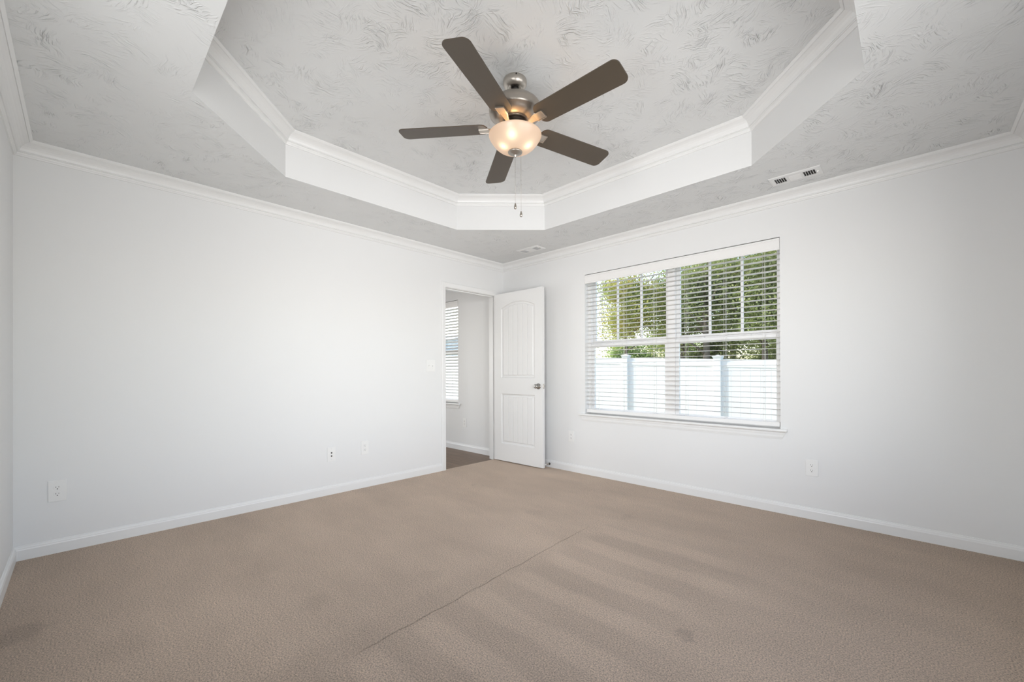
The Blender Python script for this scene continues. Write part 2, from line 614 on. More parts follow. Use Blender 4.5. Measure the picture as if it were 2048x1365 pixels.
b = MB()   # left wall with the doorway
b.box(-T, 0, -RL - T, DO0 - 0.018, -0.06, H + .02).box(-T, 0, DO1 + 0.018, 0.0, -0.06, H + .02).box(-T, 0, DO0 - 0.018, DO1 + 0.018, DH + 0.018, H + .02)
struct(b.build('wall_left', 'wall'), 'long white wall on the left with the doorway', 'wall')
b = MB()   # window wall, runs on into the hall
WT = 0.15
b.box(-3.6, HX0, 0, WT, -0.5, H + .02).box(HX0, HX1, 0, WT, -0.5, WZ0).box(HX0, HX1, 0, WT, WZ1, H + .02).box(HX1, WX0, 0, WT, -0.5, H + .02)
b.box(WX0, WX1, 0, WT, -0.5, WZ0).box(WX0, WX1, 0, WT, WZ1, H + .02).box(WX1, RW + T, 0, WT, -0.5, H + .02)
struct(b.build('wall_back', 'wall'), 'white wall on the right holding the wide window', 'wall')
b = MB()
b.box(RW, RW + T, -RL, R0, -0.06, H + .02).box(RW, RW + T, R1, 0.0, -0.06, H + .02).box(RW, RW + T, R0, R1, -0.06, OZ0).box(RW, RW + T, R0, R1, OZ1, H + .02)
struct(b.build('wall_right', 'wall'), 'white wall at the far right edge, meeting the window wall', 'wall')
b = MB()
b.box(0, B0, -RL - T, -RL, -0.06, H + .02).box(B1, RW + T, -RL - T, -RL, -0.06, H + .02).box(B0, B1, -RL - T, -RL, -0.06, OZ0).box(B0, B1, -RL - T, -RL, OZ1, H + .02)
struct(b.build('wall_front', 'wall'), 'white wall at the far left edge beside the camera', 'wall')
b = MB()
b.box(-3.7, -3.6, -3.3, WT, -0.06, 0.3).box(-3.7, -3.6, -3.3, WT, 2.2, H + .02).box(-3.7, -3.6, -3.3, -2.75, 0.3, 2.2).box(-3.7, -3.6, -1.05, WT, 0.3, 2.2)
b.box(-3.6, -T, -3.3, -3.2, -0.06, H + .02)
struct(b.build('wall_hall', 'wall'), 'white hall walls out of view beyond the doorway', 'wall')

OCT = [(0.641, -1.253), (1.232, -0.664), (2.990, -0.668), (3.595, -1.282), (3.595, -2.745), (2.99, -3.353), (1.254, -3.353), (0.638, -2.745)]
bm = bmesh.new()
outer = [bm.verts.new(p) for p in ((-T, WT * 0, H), (RW + T, 0, H), (RW + T, -RL - T, H), (-T, -RL - T, H))]
oc = [bm.verts.new((x, y, H)) for x, y in OCT]
for ring in (outer, oc):
    for i in range(len(ring)):
        bm.edges.new((ring[i], ring[(i + 1) % len(ring)]))
bmesh.ops.triangle_fill(bm, use_beauty=True, use_dissolve=False, edges=bm.edges[:])
for f in [f for f in bm.faces if all(v in oc for v in f.verts)]:
    bm.faces.remove(f)
octop = [bm.verts.new((x, y, TZ)) for x, y in OCT]
side = [bm.faces.new((oc[i], oc[(i + 1) % 8], octop[(i + 1) % 8], octop[i])) for i in range(8)]
for f in side:
    f.material_index = 1
bm.faces.new(octop)
me = bpy.data.meshes.new('ceiling')
bmesh.ops.recalc_face_normals(bm, faces=bm.faces)
bm.to_mesh(me)
bm.free()
me.materials.append(M['ceil'])
me.materials.append(M['tray'])
ce = bpy.data.objects.new('ceiling', me)
COL.objects.link(ce)
struct(ce, 'textured white ceiling with an eight-sided raised tray', 'ceiling')
b = MB().box(-6.5, RW + 0.5, -RL - 2.2, WT + 0.35, TZ + 0.02, TZ + 0.06)  # slab added with wide overhangs to keep sun out of the openings
struct(b.build('ceiling', 'roof'), 'unseen roof slab above the room, oversized to block the sun', 'roof')
b = MB().box(-3.6, -T, -3.2, 0.0, H, H + 0.02)
struct(b.build('ceiling', 'ceil'), 'flat hall ceiling beyond the doorway', 'ceiling')

# crown mouldings
CP = [(0.081, 0), (0.081, -0.004), (0.0795, -0.006), (0.0715, -0.0135), (0.0695, -0.0145), (0.0665, -0.0125), (0.0655, -0.0140), (0.058, -0.0175), (0.047, -0.0240), (0.037, -0.0335),
      (0.030, -0.0445), (0.0260, -0.0545), (0.0245, -0.0580), (0.0215, -0.0585), (0.0225, -0.0600), (0.0245, -0.0620), (0.0240, -0.0645), (0.0205, -0.0660), (0.0165, -0.0655), (0.0155, -0.0670), (0.0140, -0.0720), (0.0085, -0.0785), (0.0070, -0.0825), (0.0, -0.0837)]
def crown(poly, z, name, label):
    m = MB()
    rings = [[(x, y, z + dz) for x, y in inset(poly, a)] for a, dz in CP]
    n = len(poly)
    vs = [v for r in rings for v in r]
    fs = []
    for i in range(len(rings) - 1):
        for k in range(n):
            k2 = (k + 1) % n
            fs.append((i * n + k, i * n + k2, (i + 1) * n + k2, (i + 1) * n + k))
    m.add(vs, fs)
    return struct(m.build(name, 'trim'), label, 'crown moulding')
crown([(0, 0), (RW, 0), (RW, -RL), (0, -RL)], H, 'trim_1', 'white crown moulding where the walls meet the ceiling')
crown(OCT, TZ, 'trim_2', 'white crown moulding around the top of the ceiling tray')

# baseboards
BP = [(0, -0.01), (0.013, -0.01), (0.013, 0.058), (0.011, 0.064), (0.0105, 0.069), (0.006, 0.076), (0.005, 0.081), (0, 0.083)]
struct(MB().extrude_profile(BP, (0, -RL), (0, DO0 - 0.058), (1, 0)).build('baseboard_left', 'trim'), 'white baseboard along the left wall up to the door casing', 'baseboard')
struct(MB().extrude_profile(BP, (0.0, 0), (RW, 0), (0, -1)).build('baseboard_back', 'trim'), 'white baseboard along the wall under the window', 'baseboard')
struct(MB().extrude_profile(BP, (RW, 0), (RW, -RL), (-1, 0)).build('baseboard_right', 'trim'), 'white baseboard of the wall beyond the right edge', 'baseboard')
struct(MB().extrude_profile(BP, (RW, -RL), (0, -RL), (0, 1)).build('baseboard_front', 'trim'), 'white baseboard at the far left edge, running toward the camera', 'baseboard')
struct(MB().extrude_profile(BP, (-3.6, 0), (-T, 0), (0, -1)).build('baseboard_hall', 'trim'), 'white baseboard on the hall wall seen through the doorway', 'baseboard')

# door jamb and casing
b = MB()
b.box(-T - 0.001, 0.001, DO1, DO1 + 0.018, -0.008, DH + 0.018).box(-T - 0.001, 0.001, DO0 - 0.018, DO0, -0.008, DH + 0.018).box(-T - 0.001, 0.001, DO0, DO1, DH, DH + 0.018)
b.box(-0.078, -0.040, DO1 - 0.011, DO1, -0.008, DH).box(-0.078, -0.040, DO0, DO0 + 0.011, -0.008, DH).box(-0.078, -0.040, DO0 + .011, DO1 - .011, DH - 0.011, DH)
struct(b.build('trim_3', 'trim'), 'white jamb and stop lining the open doorway', 'door jamb')
CS = [(0.004, 0.0), (0.004, 0.009), (0.012, 0.013), (0.030, 0.015), (0.044, 0.017), (0.052, 0.017), (0.057, 0.012), (0.060, 0.0)]
def casing(x0, sx, name, label):
    m = MB()
    path = [((DO0, 0.0), (-1, 0)), ((DO0, DH), (-1, 1)), ((DO1, DH), (1, 1)), ((DO1, 0.0), (1, 0))]
    vs = []
    for (y, z), (dy, dz) in path:
        for o, th in CS:
            vs.append((x0 + sx * th, y + dy * o, max(z + dz * o, -0.008) if z else -0.008))
    n = len(CS)
    fs = []
    for i in range(3):
        for k in range(n - 1):
            fs.append((i * n + k, i * n + k + 1, (i + 1) * n + k + 1, (i + 1) * n + k))
    m.add(vs, fs)
    return struct(m.build(name, 'trim'), label, 'door casing')
casing(0.0, 1, 'trim_4', 'white moulded casing around the doorway, bedroom side')
casing(-T, -1, 'trim_5', 'white moulded casing around the doorway, hall side')

# ------------------------------------------------------------------ door
# local frame: u from the hinge along the width, w out of the face turned to us is -y, thickness goes to +y
def make_door():
    DW, DZ0, DZ1, TH = 0.762, 0.012, 2.044, 0.035
    m = MB()
    e = 0.0
    # body behind the moulded face
    m.box(0, DW, 0.0140, TH, DZ0, DZ1)
    # perimeter sides of the front skin
    m.add([(0, 0, DZ0), (DW, 0, DZ0), (DW, 0, DZ1), (0, 0, DZ1), (0, .0140, DZ0), (DW, .0140, DZ0), (DW, .0140, DZ1), (0, .0140, DZ1)],
          [(0, 1, 5, 4), (1, 2, 6, 5), (2, 3, 7, 6), (3, 0, 4, 7)])
    PX0, PX1 = 0.118, 0.650
    def arch(u, base, rise):
        c = (PX0 + PX1) / 2
        hw = (PX1 - PX0) / 2
        R = (hw * hw + rise * rise) / (2 * rise)
        return base + math.sqrt(max(R * R - (u - c) ** 2, 0)) - (R - rise)
    NS = 24
    us = [PX0 + (PX1 - PX0) * i / NS for i in range(NS + 1)]
    BZ0, BZ1, TZ0_, TB, RISE = 0.219, 0.828, 1.018, 1.862, 0.068
    quad = lambda a, b_, c_, d: m.add([(a[0], 0, a[1]), (b_[0], 0, b_[1]), (c_[0], 0, c_[1]), (d[0], 0, d[1])], [(0, 1, 2, 3)])
    quad((0, DZ0), (PX0, DZ0), (PX0, DZ1), (0, DZ1))
    quad((PX1, DZ0), (DW, DZ0), (DW, DZ1), (PX1, DZ1))
    quad((PX0, DZ0), (PX1, DZ0), (PX1, BZ0), (PX0, BZ0))
    quad((PX0, BZ1), (PX1, BZ1), (PX1, TZ0_), (PX0, TZ0_))
    for i in range(NS):
        quad((us[i], arch(us[i], TB, RISE)), (us[i + 1], arch(us[i + 1], TB, RISE)), (us[i + 1], DZ1), (us[i], DZ1))
    RING = [(0.0, 0.0), (0.002, 0.0), (0.008, 0.0075), (0.015, 0.0120), (0.026, 0.0125), (0.030, 0.0110), (0.038, 0.0055)]
    for (z0, top, rise) in ((BZ0, BZ1, 0.0), (TZ0_, TB, RISE)):
        if rise:
            outline = [(PX0, z0), (PX1, z0)] + [(u, arch(u, top, rise)) for u in reversed(us)]
        else:
            outline = [(PX0, z0), (PX1, z0), (PX1, top), (PX0, top)]
        rings = [inset(outline, o) for o, d in RING]
        n = len(outline)
        vs = [(x, RING[i][1], z) for i, r in enumerate(rings) for x, z in r]
        fs = []
        for i in range(len(RING) - 1):
            for k in range(n):
                k2 = (k + 1) % n
                fs.append((i * n + k, i * n + k2, (i + 1) * n + k2, (i + 1) * n + k))
        m.add(vs, fs)
        # field of planks with V grooves
        off, d0 = RING[-1]
        x0, x1, zb = PX0 + off, PX1 - off, z0 + off
        last = rings[-1]
        def ztop(u):
            if not rise:
                return top - off
            pts = sorted([q for q in last if q[1] > zb + 0.1])
            for a, c in zip(pts, pts[1:]):
                if a[0] - 1e-6 <= u <= c[0] + 1e-6:
                    t = (u - a[0]) / max(c[0] - a[0], 1e-9)
                    return a[1] + t * (c[1] - a[1])
            return pts[0][1] if u < pts[0][0] else pts[-1][1]
        samples = set()
        grooves = [x0 + (x1 - x0) * k / 6 for k in range(1, 6)]
        for k in range(NS * 2 + 1):
            samples.add(round(x0 + (x1 - x0) * k / (NS * 2), 5))
        for g in grooves:
            samples = {q for q in samples if abs(q - g) > 0.0045}
            samples |= {round(g - 0.004, 5), round(g, 5), round(g + 0.004, 5)}
        sl = sorted(samples)
        dep = lambda u: d0 + (0.0065 if min(abs(u - g) for g in grooves) < 0.001 else 0.0)
        vs = []
        for u in sl:
            vs += [(u, dep(u), zb), (u, dep(u), ztop(u))]
        m.add(vs, [(2 * i, 2 * i + 2, 2 * i + 3, 2 * i + 1) for i in range(len(sl) - 1)])
    d = m.build('door_1', 'door', fix=False)
    bm = bmesh.new()
    bm.from_mesh(d.data)
    bmesh.ops.remove_doubles(bm, verts=bm.verts, dist=0.00005)
    bmesh.ops.recalc_face_normals(bm, faces=bm.faces)
    bm.to_mesh(d.data)
    bm.free()
    struct(d, 'white two-panel arched plank door standing open against the window wall', 'door')
    ku, kz = DW - 0.060, 0.927
    KP = [(0.0, 0.062), (0.012, 0.0615), (0.022, 0.058), (0.0265, 0.050), (0.0255, 0.042), (0.018, 0.034), (0.012, 0.028), (0.0115, 0.014), (0.014, 0.011), (0.028, 0.008), (0.033, 0.005), (0.034, 0.0), (0.0, 0.0)]
    k1 = MB().lathe([(r, -z) for r, z in KP], 28, axis='y', o=(ku, 0, kz)).build('door_knob', 'chrome', d)
    k1['label'] = 'satin nickel knob facing the room'
    k2 = MB().lathe([(r, z) for r, z in KP], 28, axis='y', o=(ku, TH, kz)).build('door_knob', 'chrome', d)
    k2['label'] = 'satin nickel knob on the wall side'
    lp = MB().box(DW, DW + 0.0015, TH / 2 - 0.0125, TH / 2 + 0.0125, kz - 0.028, kz + 0.028, bev=0.0006).box(DW, DW + 0.011, TH / 2 - 0.006, TH / 2 + 0.006, kz - 0.011, kz + 0.011)
    lp.build('latch_plate', 'bright', d)['label'] = 'nickel latch plate'
    for hz in (0.25, 1.03, 1.82):
        h = MB().lathe([(0, -0.045), (0.006, -0.045), (0.006, 0.045), (0, 0.045)], 12, o=(-0.006, TH - 0.0, hz)).box(-0.0015, 0.0, 0.004, TH, hz - 0.044, hz + 0.044)
        h.build('hinge', 'nickel', d)['label'] = 'nickel butt hinge'
    return d
door = make_door()
HP = Vector((0.012, -0.134))
ang = math.radians(1.4)
door.location = (HP.x - 0.0 + math.sin(ang) * 0.035, HP.y - 0.035 * math.cos(ang), 0)
door.rotation_euler = (0, 0, ang)

t = thing('door_stop', 'small nickel spring stop on the baseboard behind the open door', 'door stop', (0.759, -0.013, 0.040))
MB().lathe([(0, 0), (0.013, 0), (0.013, -0.004), (0.008, -0.008), (0.0, -0.008)], 20, axis='y').build('base', 'dark', t)
sp = [(0.0048 * math.cos(k * 0.9), -0.006 - k * 0.00058, 0.0048 * math.sin(k * 0.9)) for k in range(100)]
MB().tube(sp, 0.0011, 6).build('spring', 'nickel', t)
MB().lathe([(0, -0.062), (0.0065, -0.062), (0.0075, -0.066), (0.0075, -0.078), (0.005, -0.081), (0, -0.081)], 18, axis='y').build('tip', 'plate', t)

# ------------------------------------------------------------------ windows
def make_window(name, label, x0, x1, units, muntins):
    # units: list of (glass x0, x1); the thing's own mesh is its outer frame
    w = MB()
    YF, YB = 0.072, WT + 0.01
    Z0, Z1 = WZ0 + 0.018, WZ1
    edges = [x0] + [v for u in units for v in u] + [x1]
    SW = 0.034  # sash stile width
    # outer frame
    w.box(x0, units[0][0] - SW, YF, YB, Z0, Z1)
    for a, c in zip(units, units[1:]):
        w.box(a[1] + SW, c[0] - SW, YF, YB, Z0, Z1)
    w.box(units[-1][1] + SW, x1, YF, YB, Z0, Z1)
    for g0, g1 in units:
        w.box(g0 - SW, g1 + SW, YF, YB, Z1 - 0.03, Z1)
        w.box(g0 - SW, g1 + SW, YF, YB, Z0, Z0 + 0.022)
    win = struct(w.build(name, 'vinyl'), label, 'window')
    for ui, (g0, g1) in enumerate(units):
        for (yc, gz0, gz1, nm) in ((0.094, 0.702, 1.345, 'lower_sash'), (0.124, 1.421, 2.066, 'upper_sash')):
            lo = 0.036 if nm == 'lower_sash' else 0.038
            sz0 = Z0 + 0.0225 if nm == 'lower_sash' else gz0 - lo
            sz1 = gz1 + (0.038 if nm == 'lower_sash' else 0.0255)
            y0, y1 = yc - 0.013, yc + 0.013
            m = MB()
            m.box(g0 - SW + .0005, g0, y0, y1, sz0, sz1, bev=0.002).box(g1, g1 + SW - .0005, y0, y1, sz0, sz1, bev=0.002)
            m.box(g0, g1, y0, y1, sz0, gz0, bev=0.002).box(g0, g1, y0, y1, gz1, sz1, bev=0.002)
            s = m.build(nm, 'vinyl', win)
            MB().box(g0 - 0.002, g1 + 0.002, yc - 0.002, yc + 0.002, gz0 - 0.002, gz1 + 0.002).build('glass_pane', 'glass', s)
            if nm == 'upper_sash' and muntins:
                for mx in muntins[ui]:
                    MB().box(mx - 0.010, mx + 0.010, yc - 0.008, yc + 0.008, gz0, gz1, bev=0.002).build('muntin', 'vinyl', s)
            if nm == 'lower_sash':
                for lx in (g0 + 0.2, g1 - 0.2):
                    MB().box(lx - 0.022, lx + 0.022, y0 - 0.008, y0 + 0.012, sz1 - 0.001, sz1 + 0.009, bev=0.002).build('sash_lock', 'vinyl', s)
    # stool and apron
    m = MB()
    hl, hr = x0 - 0.064, x1 + 0.046
    ZT = 0.6445
    prof = [(0.0, 0.6245), (0.030, 0.6245), (0.0335, 0.628), (0.0345, 0.6345), (0.0335, 0.641), (0.030, ZT), (0.0, ZT)]
    m.extrude_profile(prof, (hl, 0), (hr, 0), (0, -1))
    m.box(x0, x1, 0.0, YF + 0.004, 0.6255, ZT)
    m.build('window_stool', 'trim', win)
    ap = [(0, 0.567), (0.006, 0.567), (0.0075, 0.575), (0.010, 0.583), (0.0105, 0.600), (0.0125, 0.604), (0.0135, 0.618), (0.0165, 0.6245), (0, 0.6245)]
    a2 = MB()
    n = len(ap)
    vs = []
    for (xe, sg) in ((x0 - 0.052, 1), (x1 + 0.036, -1)):
        for (o, z) in ap:
            vs.append((xe + sg * (0.6245 - z) * 0.42, -o, z))
    a2.add(vs, [(i, (i + 1) % n, n + (i + 1) % n, n + i) for i in range(n)] + [list(range(n))[::-1], list(range(n, 2 * n))])
    a2.build('window_apron', 'trim', win)
    return win
make_window('window_1', 'wide double window with white frames, two pairs of sashes', WX0, WX1, [(1.302, 2.072), (2.206, 2.973)], [(1.559, 1.819), (2.463, 2.720)])
make_window('window_2', 'narrow white sash window glimpsed in the hall through the doorway', HX0, HX1, [(HX0 + 0.07, HX1 - 0.055)], None)
def fill_window(name, label, along, a0, a1, c):
    # frame for an invented, unseen opening that holds fill lamps
    m = MB()
    def bx(p0, p1, z0, z1):
        if along == 'y':
            m.box(c + 0.03, c + 0.075, p0, p1, z0, z1)
        else:
            m.box(p0, p1, c - 0.075, c - 0.03, z0, z1)
    bx(a0, a0 + 0.04, OZ0, OZ1); bx(a1 - 0.04, a1, OZ0, OZ1); bx(a0 + .04, a1 - .04, OZ0, OZ0 + 0.04); bx(a0 + .04, a1 - .04, OZ1 - 0.04, OZ1)
    return struct(m.build(name, 'vinyl'), label, 'window')
fill_window('added_window_3', 'added window frame for the fill lamps in the right wall, unseen beside the camera', 'y', R0, R1, RW)
fill_window('added_window_4', 'added window frame for the fill lamps in the wall behind the camera, unseen', 'x', B0, B1, -RL)

def make_blind(label, x0, x1, cords, tilt_=0.0):
    t = thing('window_blind', label, 'blind', ((x0 + x1) / 2, 0.0, WZ1))
    ox, oz = (x0 + x1) / 2, WZ1
    def P(m, name, mat, parent=None):
        for i, v in enumerate(m.v):
            m.v[i] = (v[0] - ox, v[1], v[2] - oz)
        return m.build(name, mat, parent or t)
    vz0, vz1 = 2.024, 2.113
    prof = [(0.001, vz0), (0.004, vz0), (0.0055, vz0 + 0.006), (0.0035, vz0 + 0.012), (0.0055, vz0 + 0.018), (0.006, vz1 - 0.02), (0.004, vz1 - 0.012), (0.006, vz1 - 0.006), (0.004, vz1), (-0.006, vz1), (-0.006, vz0)]
    P(MB().extrude_profile(prof, (x0 + 0.004, 0), (x1 - 0.002, 0), (0, -1)), 'valance', 'valance')
    P(MB().box(x0 + 0.012, x1 - 0.01, 0.010, 0.062, 2.075, 2.118), 'headrail', 'valance')
    # one slat, then copies
    sx0, sx1 = x0 + 0.008, x1 - 0.007
    m = MB()
    w = 0.025
    yc = 0.040
    crv = [(-w, 0.0), (-w * 0.6, 0.0011), (0, 0.0016), (w * 0.6, 0.0011), (w, 0.0)]
    pr = [(a, 0.0014 + h) for a, h in crv] + [(a, -0.0014 + h) for a, h in reversed(crv)]
    vs = [(xx, a, h) for xx in (sx0 - ox, sx1 - ox) for a, h in pr]
    n = len(pr)
    m.add(vs, [(i, (i + 1) % n, n + (i + 1) % n, n + i) for i in range(n)] + [list(range(n))[::-1], list(range(n, 2 * n))])
    s0 = m.build('slat', 'slat', t)
    zs = []
    z = 2.003
    while z > 0.72:
        zs.append(z)
        z -= 0.0434
    for i, z in enumerate(zs):
        s = s0 if i == 0 else s0.copy()
        if i:
            COL.objects.link(s)
        s.location = (0, yc, z - oz)
        s.rotation_euler = (tilt_, 0, 0)
    P(MB().box(sx0, sx1, 0.016, 0.064, 0.658, 0.692, bev=0.003), 'bottom_rail', 'valance')
    for cx in cords:
        m = MB()
        for (dx, yy) in ((0, 0.0125), (0.012, 0.0125), (0.006, 0.0675)):
            m.tube([(cx + dx, yy, 2.08), (cx + dx, yy, 0.69)], 0.0009, 5)
        for z in zs:
            m.box(cx, cx + 0.0012, 0.0125, 0.0675, z - 0.0035, z - 0.0025)
        P(m, 'ladder_cord', 'cord')
    return t
make_blind('wide white slatted blind with valance, opened flat in the bedroom window', WX0, WX1, (1.395, 1.680, 1.992, 2.287, 2.609, 2.896))
make_blind('white slatted blind in the narrow hall window seen through the doorway', HX0, HX1, (-1.66, -1.06), math.radians(-14))

# ------------------------------------------------------------------ wall plates
def outlet_face(m, zc):
    pass
def wall_plate(name, label, cat, origin, normal, w, h, kind, group=None):
    # built in a local frame: x along the wall, z up, face toward -y
    rz = {'x+': math.radians(90), 'y-': 0.0}[normal]
    t = thing(name, label, cat, origin, rz, group)
    MB().box(-w / 2, w / 2, -0.006, 0.0, -h / 2, h / 2, bev=0.0022).build('cover_plate', 'plate', t)
    if kind == 'duplex':
        for zc in (0.0195, -0.0195):
            m = MB()
            pts = []
            for k in range(28):
                a = 2 * math.pi * k / 28
                x, z = 0.0172 * math.cos(a), 0.0172 * math.sin(a)
                pts.append((x, max(-0.0135, min(0.0135, z))))
            n = len(pts)
            m.add([(x, -0.0055, z + zc) for x, z in pts] + [(x * .97, -0.0078, z * .97 + zc) for x, z in pts],
                  [list(range(n, 2 * n))] + [(i, (i + 1) % n, n + (i + 1) % n, n + i) for i in range(n)])
            f = m.build('receptacle', 'plate', t)
            MB().box(-0.0072, -0.0052, -0.0082, -0.0070, zc - 0.0005, zc + 0.0075).box(0.0052, 0.0070, -0.0082, -0.0070, zc + 0.0005, zc + 0.0070) \
                .box(-0.0024, 0.0024, -0.0082, -0.0070, zc - 0.0095, zc - 0.0050).build('slots', 'slot', f)
        MB().lathe([(0, -0.0075), (0.003, -0.0072), (0.0035, -0.006), (0.0, -0.006)], 14, axis='y').build('screw', 'plate', t)
    elif kind == 'jacks':
        m = MB().lathe([(0, -0.0140), (0.0042, -0.0140), (0.0048, -0.010), (0.0058, -0.0095), (0.0058, -0.006), (0, -0.006)], 12, axis='y', o=(0, 0, 0.012))
        m.build('coax_jack', 'dark', t)
        MB().lathe([(0, -0.0140), (0.0042, -0.0140), (0.0048, -0.010), (0.0058, -0.0095), (0.0058, -0.006), (0, -0.006)], 12, axis='y', o=(0, 0, -0.016)).build('coax_jack', 'dark', t)
        for zc in (0.048, -0.048):
            MB().lathe([(0, -0.0075), (0.003, -0.0072), (0.0035, -0.006), (0.0, -0.006)], 14, axis='y', o=(0, 0, zc)).build('screw', 'plate', t)
    elif kind == 'switch2':
        for xc in (-0.023, 0.023):
            m = MB().box(xc - 0.0052, xc + 0.0052, -0.0072, -0.005, -0.012, 0.012)
            zz = 1 if xc < 0 else -1
            m.add([(xc - .004, -.007, -.005), (xc + .004, -.007, -.005), (xc + .004, -.007, .005), (xc - .004, -.007, .005),
                   (xc - .0035, -.017, zz * .006 - .003), (xc + .0035, -.017, zz * .006 - .003), (xc + .0035, -.017, zz * .006 + .003), (xc - .0035, -.017, zz * .006 + .003)],
                  [(4, 5, 6, 7), (0, 1, 5, 4), (1, 2, 6, 5), (2, 3, 7, 6), (3, 0, 4, 7)])
            m.build('toggle', 'plate', t)
            for zc in (0.03, -0.03):
                MB().lathe([(0, -0.0075), (0.003, -0.0072), (0.0035, -0.006), (0.0, -0.006)], 12, axis='y', o=(xc, 0, zc)).build('screw', 'plate', t)
    return t
wall_plate('power_outlet', 'white duplex outlet low on the left wall, nearest the left edge of the photo', 'outlet', (0, -3.824, 0.375), 'x+', 0.077, 0.128, 'duplex')
wall_plate('jack_plate', 'white plate with two dark round jacks, low on the left wall', 'wall plate', (0, -2.1725, 0.3585), 'x+', 0.074, 0.127, 'jacks')
wall_plate('power_outlet', 'white duplex outlet on the left wall, just right of the jack plate', 'outlet', (0, -1.858, 0.376), 'x+', 0.074, 0.127, 'duplex')
wall_plate('light_switch', 'white two-toggle light switch on the left wall beside the doorway', 'light switch', (0, -1.108, 1.159), 'x+', 0.116, 0.122, 'switch2')
wall_plate('power_outlet', 'white duplex outlet between the open door and the window', 'outlet', (1.058, 0, 0.382), 'y-', 0.074, 0.120, 'duplex')
wall_plate('power_outlet', 'white duplex outlet below the right end of the window sill', 'outlet', (3.211, 0, 0.376), 'y-', 0.076, 0.120, 'duplex')
wall_plate('power_outlet', 'white duplex outlet on the hall wall, seen through the doorway', 'outlet', (-0.762, 0, 0.383), 'y-', 0.074, 0.122, 'duplex')

# ------------------------------------------------------------------ ceiling registers
def register(label, cx, cy):
    t = thing('air_vent', label, 'air vent', (cx, cy, H), 0, 'ceiling air registers along the window wall')
    LX, LY, ZF = 0.150, 0.078, -0.006
    ow, oh = 0.118, 0.044
    m = MB()
    # flange as a sloped ring, then webs between the three louvre fields
    A = [(-LX, -LY), (LX, -LY), (LX, LY), (-LX, LY)]
    def ring(d):
        return [(x - math.copysign(d, x), y - math.copysign(d, y)) for x, y in A]
    rs = [(A, 0.0), (ring(0.002), -0.003), (ring(0.012), ZF), ([(-ow, -oh), (ow, -oh), (ow, oh), (-ow, oh)], ZF), ([(-ow, -oh), (ow, -oh), (ow, oh), (-ow, oh)], -0.0005)]
    vs = [(x, y, z) for r, z in rs for x, y in r]
    m.add(vs, [(i * 4 + k, i * 4 + (k + 1) % 4, (i + 1) * 4 + (k + 1) % 4, (i + 1) * 4 + k) for i in range(4) for k in range(4)])
    for wx in (-0.042, 0.042):
        m.box(wx - 0.008, wx + 0.008, -oh, oh, ZF - 0.0004, -0.001)
    m.build('frame', 'trim', t)
    MB().box(-ow, ow, -oh, oh, -0.0009, -0.0004).build('duct_opening', 'slot', t)
    def slat(cx_, lean, across):
        s = MB()
        if across:
            s.add([(cx_ - lean - 0.0012, -oh, -0.001), (cx_ + lean - 0.0012, -oh, -0.0085), (cx_ + lean - 0.0012, oh, -0.0085), (cx_ - lean - 0.0012, oh, -0.001),
                   (cx_ - lean + 0.0012, -oh, -0.001), (cx_ + lean + 0.0012, -oh, -0.0085), (cx_ + lean + 0.0012, oh, -0.0085), (cx_ - lean + 0.0012, oh, -0.001)],
                  [(0, 1, 2, 3), (4, 7, 6, 5), (1, 5, 6, 2), (0, 3, 7, 4), (0, 4, 5, 1), (3, 2, 6, 7)])
        else:
            s.add([(-0.034, cx_ - lean - 0.001, -0.001), (-0.034, cx_ + lean - 0.001, -0.0085), (0.034, cx_ + lean - 0.001, -0.0085), (0.034, cx_ - lean - 0.001, -0.001),
                   (-0.034, cx_ - lean + 0.001, -0.001), (-0.034, cx_ + lean + 0.001, -0.0085), (0.034, cx_ + lean + 0.001, -0.0085), (0.034, cx_ - lean + 0.001, -0.001)],
                  [(0, 1, 2, 3), (4, 7, 6, 5), (1, 5, 6, 2), (0, 3, 7, 4), (0, 4, 5, 1), (3, 2, 6, 7)])
        s.build('louvre', 'trim', t)
    for k in range(5):
        slat(-0.112 + k * 0.0135 + 0.006, 0.0012, True)
        slat(0.058 + k * 0.0135 + 0.004, 0.0012, True)
    for k in range(6):
        slat(-0.034 + k * 0.0135, 0.0062, False)
    MB().box(0.124, 0.132, -0.006, 0.010, ZF - 0.004, ZF, bev=0.001).build('damper_lever', 'bright', t)
    return t
register('white ceiling air vent above the right end of the window', 3.165, -0.287)
register('white ceiling air vent in the far corner above the open door', 0.722, -0.281)

# ------------------------------------------------------------------ ceiling fan
FX, FY = 2.124, -2.012
fan = thing('ceiling_fan', 'five-blade brushed nickel ceiling fan with taupe blades and a lit glass bowl', 'ceiling fan', (FX, FY, TZ))
def Z(z):
    return z - TZ
MB().lathe([(0.062, Z(2.748)), (0.0655, Z(2.744)), (0.067, Z(2.735)), (0.0665, Z(2.722)), (0.062, Z(2.711)), (0.0545, Z(2.7025)), (0.0465, Z(2.6975)), (0.0445, Z(2.6965)),
            (0.041, Z(2.6985)), (0.036, Z(2.702)), (0.026, Z(2.704)), (0.0, Z(2.704))], 56).build('canopy', 'nickel', fan)
MB().lathe([(0.0, Z(2.712)), (0.016, Z(2.709)), (0.022, Z(2.700)), (0.021, Z(2.692)), (0.014, Z(2.686)), (0.0, Z(2.684))], 32).build('hanger_ball', 'dark', fan)
MB().lathe([(0.0105, Z(2.70)), (0.0105, Z(2.66)), (0.026, Z(2.656)), (0.030, Z(2.640)), (0.034, Z(2.634))], 28).build('downrod', 'nickel', fan)
MB().lathe([(0, -0.071), (0.0035, -0.0705), (0.0045, -0.068), (0.0045, -0.063)], 12, axis='x', o=(0, 0, Z(2.738))).build('canopy_screw', 'dark', fan).rotation_euler = (0, 0, math.radians(140))
